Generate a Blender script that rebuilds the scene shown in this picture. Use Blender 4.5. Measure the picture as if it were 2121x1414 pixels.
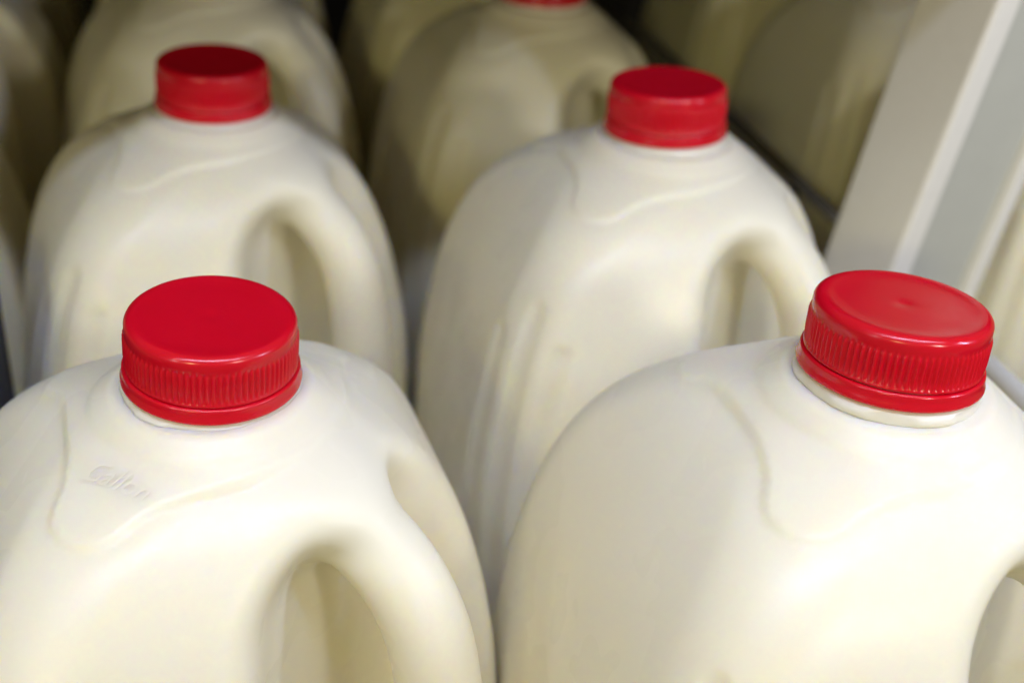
import bpy, bmesh, math, random
import numpy as np
from mathutils import Matrix, Vector

MM = 0.001
scene = bpy.context.scene
for o in list(bpy.data.objects):
    bpy.data.objects.remove(o)
COL = scene.collection

# ------------------------------------------------------------------ camera
CAM = np.array([0.0, 0.0, 377.6])
PITCH, YAW, ROLL = 0.50963, 0.23945, 0.06020
cp, sp, cy, sy = math.cos(PITCH), math.sin(PITCH), math.cos(YAW), math.sin(YAW)
fw = np.array([sy * cp, cy * cp, -sp])
rt = np.array([cy, -sy, 0.0])
up = np.cross(rt, fw)
cr, sr = math.cos(ROLL), math.sin(ROLL)
rt, up = cr * rt + sr * up, -sr * rt + cr * up
cam_data = bpy.data.cameras.new('camera')
cam = bpy.data.objects.new('camera', cam_data)
COL.objects.link(cam)
M = Matrix.Identity(4)
for i in range(3):
    M[i][0], M[i][1], M[i][2], M[i][3] = rt[i], up[i], -fw[i], CAM[i] * MM
cam.matrix_world = M
cam_data.sensor_width = 36.0
cam_data.lens = 36.0 * 2629.35 / 2121.0
cam_data.clip_start = 0.01
cam_data.clip_end = 20.0
cam_data.dof.use_dof = True
cam_data.dof.focus_distance = 0.270
cam_data.dof.aperture_fstop = 9.0
scene.camera = cam

# ------------------------------------------------------------------ world, lamps, exposure
world = bpy.data.worlds.new('World')
scene.world = world
world.use_nodes = True
bg = world.node_tree.nodes['Background']
bg.inputs['Color'].default_value = (1.0, 0.86, 0.45, 1.0)
bg.inputs['Strength'].default_value = 0.17


def area(name, loc, target, sx, sy_, power, color, spread=math.pi):
    d = bpy.data.lights.new(name, 'AREA')
    d.shape = 'RECTANGLE'
    d.size, d.size_y = sx, sy_
    d.energy = power
    d.color = color
    d.spread = spread
    o = bpy.data.objects.new(name, d)
    COL.objects.link(o)
    o.location = loc
    v = Vector(target) - Vector(loc)
    o.rotation_euler = v.to_track_quat('-Z', 'Y').to_euler()
    return o


COOL = (0.62, 0.70, 1.0)
WARM = (1.0, 0.94, 0.82)


def strip(name, p0, p1, target, n, power, color, size=0.014):
    """a strip light: a row of separate small diodes"""
    for k in range(n):
        t = k / (n - 1)
        p = tuple(p0[i] + (p1[i] - p0[i]) * t for i in range(3))
        area(name, p, target, size, size, power / n, color)


area('ceiling_lamp', (0.42, -0.44, 0.57), (0.08, 0.36, 0.20), 0.09, 0.06, 1.45, WARM)
area('back_row_fill', (-0.75, -1.35, 0.95), (0.20, 0.45, 0.20), 0.16, 0.10, 5.4, (1.0, 0.90, 0.38))  # fill light added to lift the dim back rows, no known source
strip('led_right', (0.50, 0.02, 0.38), (0.50, 0.02, 0.50), (0.05, 0.26, 0.20), 5, 0.74, COOL)
strip('led_left', (-0.40, -0.13, 0.34), (-0.40, -0.13, 0.68), (0.00, 0.25, 0.20), 7, 0.38, (0.92, 0.92, 0.95))
area('led_strip_canopy', (0.08, 0.02, 0.75), (0.08, 0.20, 0.20), 0.7, 0.03, 0.78, COOL, math.radians(70))

scene.view_settings.view_transform = 'Standard'
scene.view_settings.look = 'None'
scene.view_settings.gamma = 1.0
scene.view_settings.exposure = 0.08
scene.view_settings.use_curve_mapping = False
scene.cycles.max_bounces = 12
scene.cycles.diffuse_bounces = 8
scene.cycles.use_denoising = True


# ------------------------------------------------------------------ materials
def new_mat(name):
    m = bpy.data.materials.new(name)
    m.use_nodes = True
    nt = m.node_tree
    return m, nt, nt.nodes['Principled BSDF']


def noise(nt, scale, detail=3.0, rough=0.5, coord='Object'):
    tc = nt.nodes.new('ShaderNodeTexCoord')
    n = nt.nodes.new('ShaderNodeTexNoise')
    n.inputs['Scale'].default_value = scale
    n.inputs['Detail'].default_value = detail
    n.inputs['Roughness'].default_value = rough
    nt.links.new(tc.outputs[coord], n.inputs['Vector'])
    return n


def bump(nt, src, dist, strength, prev=None):
    b = nt.nodes.new('ShaderNodeBump')
    b.inputs['Distance'].default_value = dist
    b.inputs['Strength'].default_value = strength
    nt.links.new(src, b.inputs['Height'])
    if prev:
        nt.links.new(prev.outputs['Normal'], b.inputs['Normal'])
    return b


def ramp(nt, src, lo, hi, a, b):
    mr = nt.nodes.new('ShaderNodeMapRange')
    mr.inputs[1].default_value, mr.inputs[2].default_value = lo, hi
    mr.inputs[3].default_value, mr.inputs[4].default_value = a, b
    nt.links.new(src, mr.inputs[0])
    return mr


def milk_material():
    m, nt, b = new_mat('milky_polyethylene')
    b.inputs['Base Color'].default_value = (0.84, 0.79, 0.615, 1)
    b.inputs['IOR'].default_value = 1.5
    b.inputs['Subsurface Radius'].default_value = (1.0, 0.80, 0.35)
    b.inputs['Subsurface Scale'].default_value = 0.007
    at = nt.nodes.new('ShaderNodeAttribute')
    at.attribute_name = 'sss'
    nt.links.new(at.outputs['Fac'], b.inputs['Subsurface Weight'])
    n2 = noise(nt, 900.0, 2.0)
    n3 = noise(nt, 45.0, 2.0)
    b1 = bump(nt, n3.outputs['Fac'], 0.0012, 0.22)
    nt.links.new(b1.outputs['Normal'], b.inputs['Normal'])
    # the pebbled skin of the plastic only breaks up the gloss
    b2 = bump(nt, n2.outputs['Fac'], 0.0002, 0.45, b1)
    b.inputs['Roughness'].default_value = 0.42
    b.inputs['Coat Weight'].default_value = 0.22
    b.inputs['Specular IOR Level'].default_value = 0.35
    b.inputs['Coat IOR'].default_value = 1.45
    nt.links.new(b2.outputs['Normal'], b.inputs['Coat Normal'])
    r = ramp(nt, n3.outputs['Fac'], 0.3, 0.7, 0.20, 0.36)
    nt.links.new(r.outputs[0], b.inputs['Coat Roughness'])
    return m


def neck_material():
    m, nt, b = new_mat('bare_polyethylene')
    b.inputs['Base Color'].default_value = (0.80, 0.765, 0.65, 1)
    b.inputs['Subsurface Weight'].default_value = 0.8
    b.inputs['Subsurface Radius'].default_value = (1.0, 0.9, 0.8)
    b.inputs['Subsurface Scale'].default_value = 0.002
    n2 = noise(nt, 300.0, 3.0)
    bb = bump(nt, n2.outputs['Fac'], 0.0002, 0.25)
    nt.links.new(bb.outputs['Normal'], b.inputs['Normal'])
    b.inputs['Roughness'].default_value = 0.28
    return m


def red_material():
    m, nt, b = new_mat('red_cap_plastic')
    n0 = noise(nt, 60.0, 3.0)
    mix = nt.nodes.new('ShaderNodeMix')
    mix.data_type = 'RGBA'
    mix.inputs[6].default_value = (0.58, 0.0022, 0.014, 1)
    mix.inputs[7].default_value = (0.66, 0.0030, 0.018, 1)
    nt.links.new(n0.outputs['Fac'], mix.inputs[0])
    nt.links.new(mix.outputs[2], b.inputs['Base Color'])
    b.inputs['Subsurface Weight'].default_value = 0.35
    b.inputs['Subsurface Radius'].default_value = (1.0, 0.12, 0.12)
    b.inputs['Subsurface Scale'].default_value = 0.001
    n1 = noise(nt, 900.0, 3.0)
    n2 = noise(nt, 180.0, 2.0)
    b1 = bump(nt, n2.outputs['Fac'], 0.0002, 0.2)
    b2 = bump(nt, n1.outputs['Fac'], 0.00004, 0.3, b1)
    nt.links.new(b2.outputs['Normal'], b.inputs['Normal'])
    r = ramp(nt, n2.outputs['Fac'], 0.3, 0.7, 0.16, 0.27)
    nt.links.new(r.outputs[0], b.inputs['Roughness'])
    return m


def plain(name, col, rough, nscale=80.0, metallic=0.0, spec=0.5, var=0.12, bumpd=0.0002):
    m, nt, b = new_mat(name)
    n = noise(nt, nscale, 4.0)
    mix = nt.nodes.new('ShaderNodeMix')
    mix.data_type = 'RGBA'
    mix.inputs[6].default_value = tuple(c * (1 - var) for c in col) + (1,)
    mix.inputs[7].default_value = tuple(min(1, c * (1 + var)) for c in col) + (1,)
    nt.links.new(n.outputs['Fac'], mix.inputs[0])
    nt.links.new(mix.outputs[2], b.inputs['Base Color'])
    b.inputs['Roughness'].default_value = rough
    b.inputs['Metallic'].default_value = metallic
    b.inputs['Specular IOR Level'].default_value = spec
    bb = bump(nt, n.outputs['Fac'], bumpd, 0.3)
    nt.links.new(bb.outputs['Normal'], b.inputs['Normal'])
    return m


MILK, NECK, RED = milk_material(), neck_material(), red_material()
RAIL_SHADE = plain('shaded_rail_metal', (0.09, 0.080, 0.062), 0.6, 200.0, metallic=0.3)  # rail metal with the shade of its unlit rear put into the colour
WHITE = plain('white_powder_coat', (0.92, 0.89, 0.80), 0.25, 250.0, var=0.03, bumpd=0.00005)
GREY = plain('grey_insert_strip', (0.58, 0.58, 0.50), 0.35, 120.0, var=0.04, bumpd=0.00005)
NAVY = plain('navy_plastic', (0.010, 0.013, 0.035), 0.40, 120.0)
DARK = plain('dark_shelf_paint', (0.035, 0.031, 0.028), 0.55, 60.0)
WALLM = plain('dark_back_liner', (0.045, 0.040, 0.035), 0.6, 20.0)


# ------------------------------------------------------------------ helpers
def mesh_obj(name, verts, faces, mat, parent=None, smooth=True):
    me = bpy.data.meshes.new(name)
    me.from_pydata([tuple(v) for v in verts], [], [tuple(f) for f in faces])
    me.validate()
    me.materials.append(mat)
    if smooth:
        me.polygons.foreach_set('use_smooth', [True] * len(me.polygons))
    o = bpy.data.objects.new(name, me)
    COL.objects.link(o)
    o.parent = parent
    return o


def tag(o, label=None, cat=None, group=None, kind=None):
    if label:
        o['label'] = label
    if cat:
        o['category'] = cat
    if group:
        o['group'] = group
    if kind:
        o['kind'] = kind
    return o


def bevel_box(name, size, mat, parent=None, bevel=0.002, seg=3, mtx=None):
    bm = bmesh.new()
    bmesh.ops.create_cube(bm, size=1.0)
    bmesh.ops.scale(bm, vec=size, verts=bm.verts)
    if bevel:
        bmesh.ops.bevel(bm, geom=list(bm.edges), offset=bevel, segments=seg, affect='EDGES', profile=0.5)
    me = bpy.data.meshes.new(name)
    bm.to_mesh(me)
    bm.free()
    me.materials.append(mat)
    me.polygons.foreach_set('use_smooth', [True] * len(me.polygons))
    if mtx is not None:
        me.transform(mtx)
    o = bpy.data.objects.new(name, me)
    COL.objects.link(o)
    o.parent = parent
    m = o.modifiers.new('wn', 'WEIGHTED_NORMAL')
    return o


# ------------------------------------------------------------------ the setting
def sheet(name, verts, mat):
    o = mesh_obj(name, verts, [(0, 1, 2, 3)], mat, None, False)
    return tag(o, kind='structure')


sh = bevel_box('shelf', (1.30, 1.25, 0.02), DARK, None, 0.003, 2)
sh.location = (0.08, 0.475 + 0.05, -0.0102)
tag(sh, kind='structure')
bw = bevel_box('wall', (1.30, 0.02, 0.60), WALLM, None, 0.002, 2)
bw.location = (0.08, 1.165, 0.302)
tag(bw, kind='structure')
shade_shelf = bevel_box('shelf', (1.30, 0.84, 0.02), DARK, None, 0.003, 2)  # unseen upper shelf, added to keep lamp light off the back rows
shade_shelf.location = (0.08, 0.33 + 0.42, 0.355)
tag(shade_shelf, kind='structure')


# ------------------------------------------------------------------ the jug as a distance field (millimetres)
def pchip(xk, yk):
    xk, yk = np.array(xk, float), np.array(yk, float)
    h = np.diff(xk)
    dl = np.diff(yk) / h
    d = np.zeros_like(xk)
    for i in range(1, len(xk) - 1):
        if dl[i - 1] * dl[i] > 0:
            w1, w2 = 2 * h[i] + h[i - 1], h[i] + 2 * h[i - 1]
            d[i] = (w1 + w2) / (w1 / dl[i - 1] + w2 / dl[i])
    d[0], d[-1] = dl[0], dl[-1]

    def fn(x):
        x = np.clip(x, xk[0], xk[-1])
        i = np.clip(np.searchsorted(xk, x, side='right') - 1, 0, len(h) - 1)
        t = (x - xk[i]) / h[i]
        return ((1 + 2 * t) * (1 - t) ** 2 * yk[i] + t * (1 - t) ** 2 * h[i] * d[i]
                + t * t * (3 - 2 * t) * yk[i + 1] + t * t * (t - 1) * h[i] * d[i + 1])
    return fn


A_FN = pchip([0, 4, 12, 25, 105, 125, 145, 162, 178, 190, 201, 210, 217, 222, 226, 229, 232, 240],
             [62, 67, 70.5, 72.0, 72.0, 71.8, 70.2, 67.4, 63.6, 59.6, 54.6, 48.8, 42.3, 36.0, 29.6, 25.2, 22.3, 21.0])
C_FN = pchip([0, 25, 120, 162, 190, 205, 216, 224, 229, 240],
             [30, 32, 31, 26, 21, 20, 21, 26, 25.0, 21.0])


def smin(a, b, k):
    h = np.clip(0.5 + 0.5 * (b - a) / k, 0, 1)
    return b + (a - b) * h - k * h * (1 - h)


def smax(a, b, k):
    return -smin(-a, -b, k)


def sstep(e0, e1, x):
    t = np.clip((x - e0) / (e1 - e0), 0, 1)
    return t * t * (3 - 2 * t)


HANDLE_KEYS = [(12, 213, 10.5), (24, 213.5, 10.5), (33, 212, 9.8), (42, 208.5, 9.3), (51, 202, 9.2), (57.5, 193, 9.3), (61.5, 182, 9.5),
               (64.5, 165, 9.6), (66, 148, 9.6), (66.5, 130, 10.0), (64, 112, 11.0), (57, 98, 12.5), (45, 90, 14.0)]
_f = np.linspace(0, len(HANDLE_KEYS) - 1, 40)


def catmull(k):
    p = np.array([q[k] for q in HANDLE_KEYS], float)
    e = np.concatenate([[2 * p[0] - p[1]], p, [2 * p[-1] - p[-2]]])
    i = np.minimum(_f.astype(int), len(p) - 2)
    t = _f - i
    p0, p1, p2, p3 = e[i], e[i + 1], e[i + 2], e[i + 3]
    return 0.5 * (2 * p1 + (p2 - p0) * t + (2 * p0 - 5 * p1 + 4 * p2 - p3) * t ** 2 + (3 * p1 - p0 - 3 * p2 + p3) * t ** 3)


HANDLE = list(zip(catmull(0), catmull(1), catmull(2)))
S2 = math.sqrt(0.5)


def capsule2(px, py, ax, ay, bx, by, ra, rb):
    dx, dy = bx - ax, by - ay
    t = np.clip(((px - ax) * dx + (py - ay) * dy) / (dx * dx + dy * dy), 0, 1)
    return np.hypot(px - ax - t * dx, py - ay - t * dy) - (ra + (rb - ra) * t)


# short upright moulded dashes below the front left tongue: (azimuth offset mm along v, z top, z bottom)
DASHES = [(-12.5, 186, 95), (-1.5, 196, 90), (9.5, 186, 95)]


def fields(P):
    x, y, z = P[:, 0], P[:, 1], P[:, 2]
    a, rc = A_FN(z), C_FN(z)
    rc = np.minimum(rc, a)
    da = (A_FN(z + 1.0) - A_FN(z - 1.0)) / 2.0
    qx, qy = np.abs(x) - (a - rc), np.abs(y) - (a - rc)
    d = np.hypot(np.maximum(qx, 0), np.maximum(qy, 0)) + np.minimum(np.maximum(qx, qy), 0) - rc
    d = d / np.sqrt(1 + np.minimum(da * da, 9.0))
    d = smax(d, z - 231.2, 2.0)
    d = smax(d, -z, 6.0)
    # moulded collar and tongues running from the neck to the corners
    s = np.hypot(x, y) - 30.0
    for sx_, sy_ in ((-1, -1), (-1, 1), (1, 1)):
        u = (x * sx_ + y * sy_) * S2
        v = (x * sy_ - y * sx_) * S2
        s = smin(s, capsule2(u, v, 20, 0, 38.5, 0, 16.5, 9.5), 14.0)
    lift = 1.1 * sstep(0.9, -0.9, s) + 0.35 * sstep(0.9, -0.9, np.hypot(x, y) - 27.0)
    d = d - lift * sstep(120, 150, z)
    # dashes on the front left corner
    u = (-x - y) * S2
    v = (x - y) * S2
    for vo, zt, zb in DASHES:
        c = capsule2(v, z, vo, zt, vo, zb, 2.2, 2.2)
        d = d + 1.0 * sstep(2.5, -2.0, c) * (u > 0)
    # the hollow behind the handle, cut into the front right corner
    hu = x * 0.6626 - y * 0.7490
    hv = x * 0.7490 + y * 0.6626
    R_ = 19.0
    qu, qz = np.abs(hu - 84) - (51.5 - R_), np.abs(z - 154) - (64.5 + 2.5 * np.tanh(hv / 8.0) - R_)
    qv = (np.abs(hv) - 29.5 + 3.5 * np.tanh(hv / 10.0) - 0.6 * (hu - 31)) * 0.857 + R_
    e = np.sqrt(np.maximum(qu, 0) ** 2 + np.maximum(qz, 0) ** 2 + np.maximum(qv, 0) ** 2) + np.minimum(np.maximum(np.maximum(qu, qz), qv), 0) - R_
    d = smax(d, -e, 11.0)
    # handle tube
    h = np.full(len(x), 1e9)
    for (u0, z0, r0), (u1, z1, r1) in zip(HANDLE[:-1], HANDLE[1:]):
        du, dz = u1 - u0, z1 - z0
        t = np.clip(((hu - u0) * du + (z - z0) * dz) / (du * du + dz * dz), 0, 1)
        q = np.sqrt((hu - u0 - t * du) ** 2 + (z - z0 - t * dz) ** 2 + (hv * 0.92) ** 2) - (r0 + (r1 - r0) * t)
        h = np.minimum(h, q)
    return d, h


def field(P):
    d, h = fields(P)
    return smin(d, h, 8.0)


def surface_nets(fn, lo, hi, step):
    n = [int(math.ceil((hi[i] - lo[i]) / step)) + 1 for i in range(3)]
    ax = [lo[i] + step * np.arange(n[i]) for i in range(3)]
    V = np.empty(n, np.float64)
    for k in range(0, n[0], 8):
        g = np.meshgrid(ax[0][k:k + 8], ax[1], ax[2], indexing='ij')
        V[k:k + 8] = fn(np.stack([q.ravel() for q in g], -1)).reshape(g[0].shape)
    ins = V < 0
    cnt = np.zeros([m - 1 for m in n], np.int8)
    for dx in (0, 1):
        for dy in (0, 1):
            for dz in (0, 1):
                cnt += ins[dx:n[0] - 1 + dx, dy:n[1] - 1 + dy, dz:n[2] - 1 + dz]
    act = (cnt > 0) & (cnt < 8)
    idx = -np.ones(act.shape, np.int64)
    cells = np.argwhere(act)
    idx[act] = np.arange(len(cells))
    acc = np.zeros((len(cells), 3))
    num = np.zeros(len(cells))
    corners = [(i, j, k) for i in (0, 1) for j in (0, 1) for k in (0, 1)]
    for c0 in corners:
        for axis in range(3):
            if c0[axis]:
                continue
            c1 = list(c0)
            c1[axis] = 1
            i0, i1 = cells + np.array(c0), cells + np.array(c1)
            v0, v1 = V[tuple(i0.T)], V[tuple(i1.T)]
            m = (v0 < 0) != (v1 < 0)
            t = v0 / np.where(v0 == v1, 1, v0 - v1)
            p = i0 + t[:, None] * (np.array(c1) - np.array(c0))
            acc[m] += p[m]
            num[m] += 1
    pts = np.array(lo) + step * acc / num[:, None]
    quads = []
    for axis in range(3):
        b, c = [(1, 2), (2, 0), (0, 1)][axis]
        sl0, sl1 = [slice(None)] * 3, [slice(None)] * 3
        sl0[axis], sl1[axis] = slice(0, n[axis] - 1), slice(1, n[axis])
        a0, a1 = ins[tuple(sl0)], ins[tuple(sl1)]
        E_ = np.argwhere(a0 != a1)
        E_ = E_[(E_[:, b] > 0) & (E_[:, c] > 0) & (E_[:, b] < n[b] - 1) & (E_[:, c] < n[c] - 1)]
        flip = ins[tuple(E_.T)]

        def cell(db, dc):
            q = E_.copy()
            q[:, b] += db
            q[:, c] += dc
            return idx[tuple(q.T)]
        q = np.stack([cell(-1, -1), cell(0, -1), cell(0, 0), cell(-1, 0)], -1)
        q[~flip] = q[~flip][:, ::-1]
        quads.append(q)
    return pts, np.concatenate(quads)


def gradient(fn, P, e=0.15):
    g = np.empty_like(P)
    for i in range(3):
        o = np.zeros(3)
        o[i] = e
        g[:, i] = (fn(P + o) - fn(P - o)) / (2 * e)
    return g


def build_jug_meshes():
    pts, quads = surface_nets(field, (-80, -80, -4), (80, 80, 232), 1.5)
    for _ in range(3):
        g = gradient(field, pts)
        f0 = field(pts)
        st = (f0 / np.maximum((g * g).sum(1), 0.2))[:, None] * g
        ln = np.linalg.norm(st, axis=1, keepdims=True)
        pts = pts - st * np.minimum(1, 0.8 / np.maximum(ln, 1e-9))
    nrm = gradient(field, pts, 0.35)
    nrm /= np.maximum(np.linalg.norm(nrm, axis=1, keepdims=True), 1e-9)
    d, h = fields(pts)
    sss = sstep(0.5, 18.0, np.abs(h - d))
    ctr = pts[quads].mean(1)
    dc, hc = fields(ctr)
    is_h = hc < dc
    out = []
    for nm, sel in (('body', ~is_h), ('handle', is_h)):
        q = quads[sel]
        used, inv = np.unique(q, return_inverse=True)
        q = inv.reshape(q.shape)
        me = bpy.data.meshes.new(nm)
        me.from_pydata((pts[used] * MM).tolist(), [], q.tolist())
        me.materials.append(MILK)
        me.polygons.foreach_set('use_smooth', [True] * len(me.polygons))
        at = me.attributes.new('sss', 'FLOAT', 'POINT')
        at.data.foreach_set('value', sss[used].astype(np.float32))
        me.normals_split_custom_set_from_vertices(nrm[used].tolist())
        out.append(me)
    return out


def lathe(rows, nseg, rfun=None):
    """rows of (r, z); rfun(theta, r, z) gives the radius; returns verts and quads, top closed when r reaches 0"""
    verts, faces = [], []
    for (r, z) in rows:
        for k in range(nseg):
            th = 2 * math.pi * k / nseg
            rr = rfun(th, r, z) if rfun else r
            verts.append((rr * math.cos(th) * MM, rr * math.sin(th) * MM, z * MM))
    for i in range(len(rows) - 1):
        for k in range(nseg):
            a, b = i * nseg + k, i * nseg + (k + 1) % nseg
            faces.append((a, b, b + nseg, a + nseg))
    return verts, faces


def make_mesh(name, verts, faces, mat):
    me = bpy.data.meshes.new(name)
    me.from_pydata(verts, [], faces)
    me.materials.append(mat)
    me.polygons.foreach_set('use_smooth', [True] * len(me.polygons))
    return me


NR = 84
CAPR = 20.0


def cap_mesh():
    ns = NR * 6
    rows = []
    # inside skirt, bottom lip, grip wall, shoulder, dished top
    rows += [(17.3, 12.0), (17.3, 3.9), (18.6, 3.75)]
    rows += [(18.95, 3.9), (19.05, 4.2), (18.9, 4.5)]
    rows += [(18.85, z) for z in (4.9, 6.5, 8.0, 9.5, 11.0)]
    rows += [(18.8, 11.6), (18.75, 12.1), (18.72, 12.7)]
    for k in range(1, 9):
        t = k / 8 * math.pi / 2
        rows.append((16.8 + 1.9 * math.cos(t), 13.8 + 1.9 * math.sin(t)))
    rows += [(16.0, 15.68), (15.2, 15.60), (14.4, 15.50), (12.0, 15.42), (8.0, 15.37), (4.0, 15.34), (1.6, 15.335), (1.2, 15.27), (0.02, 15.26)]

    def rf(th, r, z):
        if 4.6 < z < 12.2 and r > 18.5:
            f = (th * NR / (2 * math.pi)) % 1.0
            tri = 1 - abs(2 * f - 1)
            w = min(1, (z - 4.6) / 0.5) * min(1, max(0, (12.15 - z) / 1.0))
            return r - 0.15 + w * 0.75 * (tri ** 0.8 - 0.45)
        return r
    return make_mesh('cap', *lathe(rows, ns, rf), RED)


def band_mesh():
    rows = [(18.0, 3.3), (18.0, 0.3), (18.6, 0.0), (19.7, 0.0), (20.0, 0.25), (20.0, 0.7), (19.75, 1.4), (19.55, 2.4),
            (19.6, 3.0), (19.5, 3.4), (19.2, 3.55), (18.5, 3.6)]
    return make_mesh('tamper_band', *lathe(rows, 160), RED)


def neck_mesh():
    rows = [(20.6, 222.0), (20.2, 228.0), (19.9, 230.5)]
    for k in range(0, 13):
        t = -math.pi / 2 + math.pi * k / 12
        rows.append((19.45 + 0.35 * math.cos(t), 232.8 + 1.6 * math.sin(t)))
    rows += [(19.0, 234.8), (18.4, 235.4), (18.0, 236.5), (17.8, 246.0), (15.0, 246.5)]

    def rf(th, r, z):
        if 231.3 < z < 234.3 and 19.4 < r < 20.0:
            a = math.degrees(th)
            lug = 0.0
            for c in (-140, -88, -12, 25, 70, 115, 165):
                q = abs((a - c + 180) % 360 - 180)
                lug = max(lug, 0.5 + 0.5 * math.cos(math.pi * min(1, max(0, (q - 9) / 9))))
            return r + 0.6 * lug * math.sin(math.pi * (z - 231.3) / 3.0)
        return r
    v, f = lathe(rows, 180, rf)
    return make_mesh('neck', v, f, NECK)


BODY_ME, HANDLE_ME = build_jug_meshes()
NECK_ME, CAP_ME, BAND_ME = neck_mesh(), cap_mesh(), band_mesh()


def milk_jug(x, y, s, label, group, tilt=(0, 0), spin=0.0, yaw=0.0, lean_deg=1.5):
    rz = math.radians(yaw)
    root = bpy.data.objects.new('milk_jug', None)
    COL.objects.link(root)
    root.empty_display_size = 0.05
    lean = Matrix.Rotation(math.radians(lean_deg), 4, 'Y')
    root.matrix_world = (Matrix.Translation((x * MM, y * MM, 0.235 * s)) @ lean @ Matrix.Rotation(rz, 4, 'Z') @ Matrix.Translation((0, 0, -0.235 * s))
                         @ Matrix.Scale(s, 4))
    tag(root, label, 'milk jug', group)
    for nm, me in (('body', BODY_ME), ('handle', HANDLE_ME)):
        o = bpy.data.objects.new(nm, me)
        COL.objects.link(o)
        o.parent = root
    n = bpy.data.objects.new('neck', NECK_ME)
    COL.objects.link(n)
    n.parent = root
    T = Matrix.Translation((0, 0, 0.228)) @ Matrix.Rotation(math.radians(tilt[0] - lean_deg), 4, 'Y') @ Matrix.Rotation(-math.radians(tilt[1]), 4, 'X')
    n.matrix_local = T @ Matrix.Translation((0, 0, -0.228))
    c = bpy.data.objects.new('cap', CAP_ME)
    COL.objects.link(c)
    c.parent = root
    c.matrix_local = T @ Matrix.Translation((0, 0, 0.007)) @ Matrix.Rotation(spin, 4, 'Z')
    b = bpy.data.objects.new('tamper_band', BAND_ME)
    COL.objects.link(b)
    b.parent = c
    return root


def embossed_word(word, size, u0, v0, height, spread):
    """raised script moulded on the front left tongue; text x runs along v, text up runs towards the neck"""
    cu = bpy.data.curves.new('lettering', 'FONT')
    cu.body = word
    cu.size = size
    cu.shear = 0.35
    cu.extrude = 0.5
    cu.resolution_u = 3
    cu.align_x, cu.align_y = 'CENTER', 'CENTER'
    tmp = bpy.data.objects.new('lettering', cu)
    COL.objects.link(tmp)
    me = bpy.data.meshes.new_from_object(tmp.evaluated_get(bpy.context.evaluated_depsgraph_get()))
    bpy.data.objects.remove(tmp)
    co = np.array([v.co[:] for v in me.vertices])
    u, v = u0 - co[:, 1], v0 + co[:, 0] * spread
    P = np.stack([(-u + v) * S2, (-u - v) * S2, np.full(len(u), 226.0)], -1)
    for _ in range(12):
        g = gradient(field, P)
        P[:, 2] -= np.clip(field(P) / np.maximum(np.abs(g[:, 2]), 0.2) * np.sign(g[:, 2]), -3, 3)
    nn = gradient(field, P, 1.0)
    nn /= np.linalg.norm(nn, axis=1, keepdims=True)
    P += nn * np.where(co[:, 2] > 0, height, -0.3)[:, None]
    for k, vert in enumerate(me.vertices):
        vert.co = P[k] * MM
    me.materials.clear()
    me.materials.append(MILK)
    at = me.attributes.new('sss', 'FLOAT', 'POINT')
    at.data.foreach_set('value', np.full(len(me.vertices), 0.0, np.float32))
    o = bpy.data.objects.new('embossed_lettering', me)
    COL.objects.link(o)
    return o


G = 'red-capped milk jugs on the shelf'
front = milk_jug(-7.3, 249.0, 0.982, 'sharp front left milk jug with its handle towards the viewer', G, (2.4, -3.5), 0.3, 7.0, 0.5)
embossed_word('Gallon', 6.5, 33.0, 0.5, 0.022, 0.95).parent = front
milk_jug(138.7, 217.0, 1.022, 'sharp front right milk jug beside the white slanted post', G, (2.2, 2.8), 1.1, 0.0, 1.0)
milk_jug(-5.1, 428.0, 0.986, 'milk jug right behind the front left jug, second in its row', G, (1.3, -1.6), 2.0, 7.0, 1.6)
milk_jug(139.4, 376.7, 1.012, 'milk jug right behind the front right jug, second in its row', G, (-1.2, 1.2), 0.7, 0.0, 0.5)
milk_jug(140.5, 556.0, 1.0, 'third milk jug of the right row, red cap cut off by the top edge', G, (0, 0), 0.2)
milk_jug(-5.0, 600.0, 1.0, 'blurred third milk jug of the left row, behind the dark red cap', G, (0, 0), 0.2, 7.0)
milk_jug(139.0, 708.0, 1.0, 'dim fourth milk jug of the right row, deepest in shadow', G)
milk_jug(-5.0, 765.0, 1.0, 'dim fourth milk jug of the left row, deepest in shadow', G)
milk_jug(-147.0, 640.0, 1.0, 'blurred olive milk jug cut by the left edge, near the top left corner', G)
milk_jug(-151.0, 475.0, 1.0, 'milk jug at the left edge beside the navy crate, only a sliver in view', G)
milk_jug(350.0, 610.0, 1.0, 'blurred milk jug beyond the dark rail, left of the white post', G, (0, 0), 0.0, 4.0, 0.0)
milk_jug(356.0, 446.0, 1.0, 'milk jug at the right edge, to the right of the white post', G)
milk_jug(350.0, 776.0, 1.0, 'dim milk jug beyond the dark rail at the top edge', G)
milk_jug(-152.0, 800.0, 1.0, 'very dark milk jug in the top left corner, farthest back', G)


# ------------------------------------------------------------------ divider rail beside the right row
def tube(name, p0, p1, r, mat, parent=None, n=20):
    p0, p1 = Vector(p0), Vector(p1)
    ax = (p1 - p0).normalized()
    s = ax.orthogonal().normalized()
    t = ax.cross(s)
    L = (p1 - p0).length
    prof = [(0.0, 0.0), (0.7 * r, 0.0), (r, 0.3 * r), (r, L - 0.3 * r), (0.7 * r, L), (0.0, L)]
    v, f = [], []
    for (rr, h) in prof:
        for k in range(n):
            a = 2 * math.pi * k / n
            v.append(p0 + ax * h + (s * math.cos(a) + t * math.sin(a)) * max(rr, 1e-5))
    for i in range(len(prof) - 1):
        for k in range(n):
            a, b = i * n + k, i * n + (k + 1) % n
            f.append((a, b, b + n, a + n))
    return mesh_obj(name, v, f, mat, parent)


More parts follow.
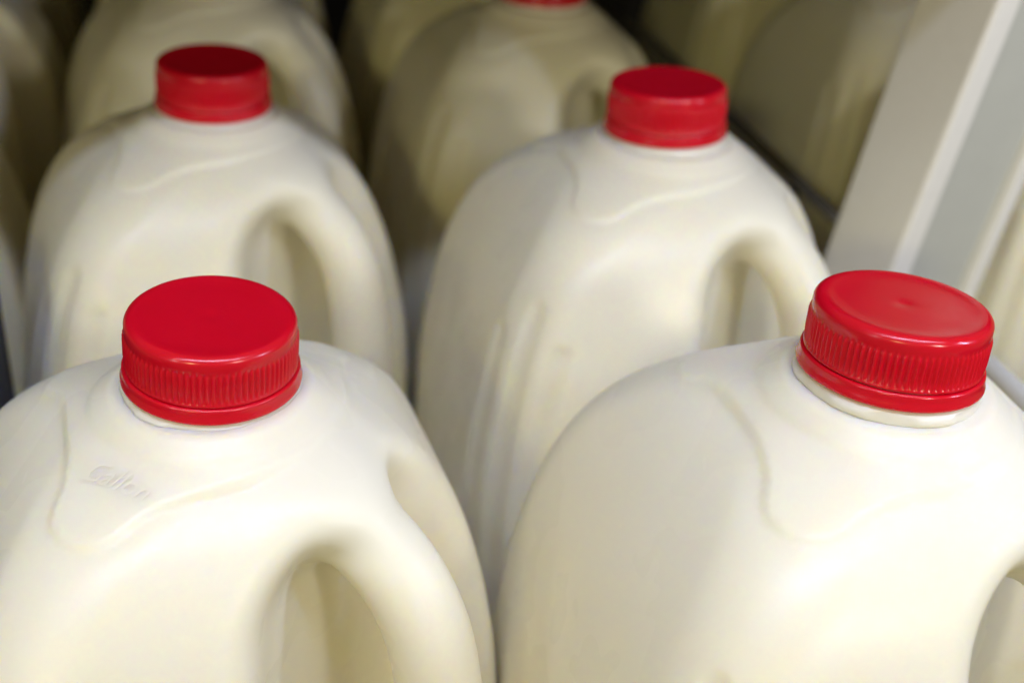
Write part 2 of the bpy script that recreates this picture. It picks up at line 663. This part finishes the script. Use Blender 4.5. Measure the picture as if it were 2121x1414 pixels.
rail = bpy.data.objects.new('divider_rail', None)
COL.objects.link(rail)
tag(rail, 'thin metal divider rail running back along the right row of jugs', 'rail')
tube('top_bar', (0.2255, 0.4095, 0.187), (0.225, 1.10, 0.187), 0.0026, RAIL_SHADE, rail)
tube('lit_front_bar', (0.225, 0.06, 0.187), (0.225, 0.300, 0.187), 0.0034, WHITE, rail)  # same rail where light reaches it; the lit look is painted white
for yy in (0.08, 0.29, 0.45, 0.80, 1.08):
    tube('upright', (0.225, yy, 0.0), (0.225, yy, 0.1845), 0.0022, RAIL_SHADE, rail)

# ------------------------------------------------------------------ slanted white post
DV = np.array([-0.09484, 0.11657, -0.98864])


def post():
    root = bpy.data.objects.new('shelf_post', None)
    COL.objects.link(root)
    tag(root, 'slanted white post with a grey insert strip, rising behind the front right cap', 'post')
    dv = Vector(DV).normalized()
    ex = Vector((1, 0, 0))
    ex = (ex - dv * ex.dot(dv)).normalized()
    ey = (-dv).cross(ex).normalized()           # points away from the viewer
    foot = Vector((0.2320, 0.375, 0.1836))       # on the front left edge
    mt = Matrix((ex, ey, -dv)).transposed().to_4x4()
    root.matrix_world = Matrix.Translation(foot) @ mt @ Matrix.Rotation(math.radians(12), 4, 'Z')
    W, D = 0.0492, 0.0355
    Z0, Z1 = -0.179, 0.155
    L = Z1 - Z0
    zc = (Z0 + Z1) / 2

    def part(nm, x0, x1, y0, y1, mat, bev):
        o = bevel_box(nm, (x1 - x0, y1 - y0, L), mat, root, bev, 3, Matrix.Translation(((x0 + x1) / 2, (y0 + y1) / 2, zc)))
        return o
    part('channel_side', 0.0, 0.0106, 0.0, D, WHITE, 0.0020)
    part('channel_side', W - 0.0069, W, 0.0, D, WHITE, 0.0018)
    part('insert_strip', 0.0108, W - 0.0071, 0.0035, 0.008, GREY, 0.0004)
    part('channel_back', 0.0108, W - 0.0071, D - 0.004, D - 0.0005, WHITE, 0.0004)
    return root


post()


# ------------------------------------------------------------------ navy crate at the left edge
def crate():
    root = bpy.data.objects.new('navy_crate', None)
    COL.objects.link(root)
    root.location = (-0.149, 0.353, 0.0)
    tag(root, 'dark navy plastic crate corner at the left edge of the picture', 'crate')
    w, d, h = 0.15, 0.050, 0.205

    def part(nm, sx, sy2, sz, x, y, z):
        o = bevel_box(nm, (sx, sy2, sz), NAVY, root, 0.002, 2, Matrix.Translation((x, y, z)))
    t = 0.005
    part('side_panel', w, t, h, 0, -d / 2, h / 2)
    part('side_panel', w, t, h, 0, d / 2, h / 2)
    part('end_panel', t, d - t - 0.0006, h, -w / 2 + t / 2, 0, h / 2)
    part('end_panel', t, d - t - 0.0006, h, w / 2 - t / 2, 0, h / 2)
    part('floor_panel', w - 2 * t - 0.001, d - t - 0.001, 0.004, 0, 0, 0.004)


crate()
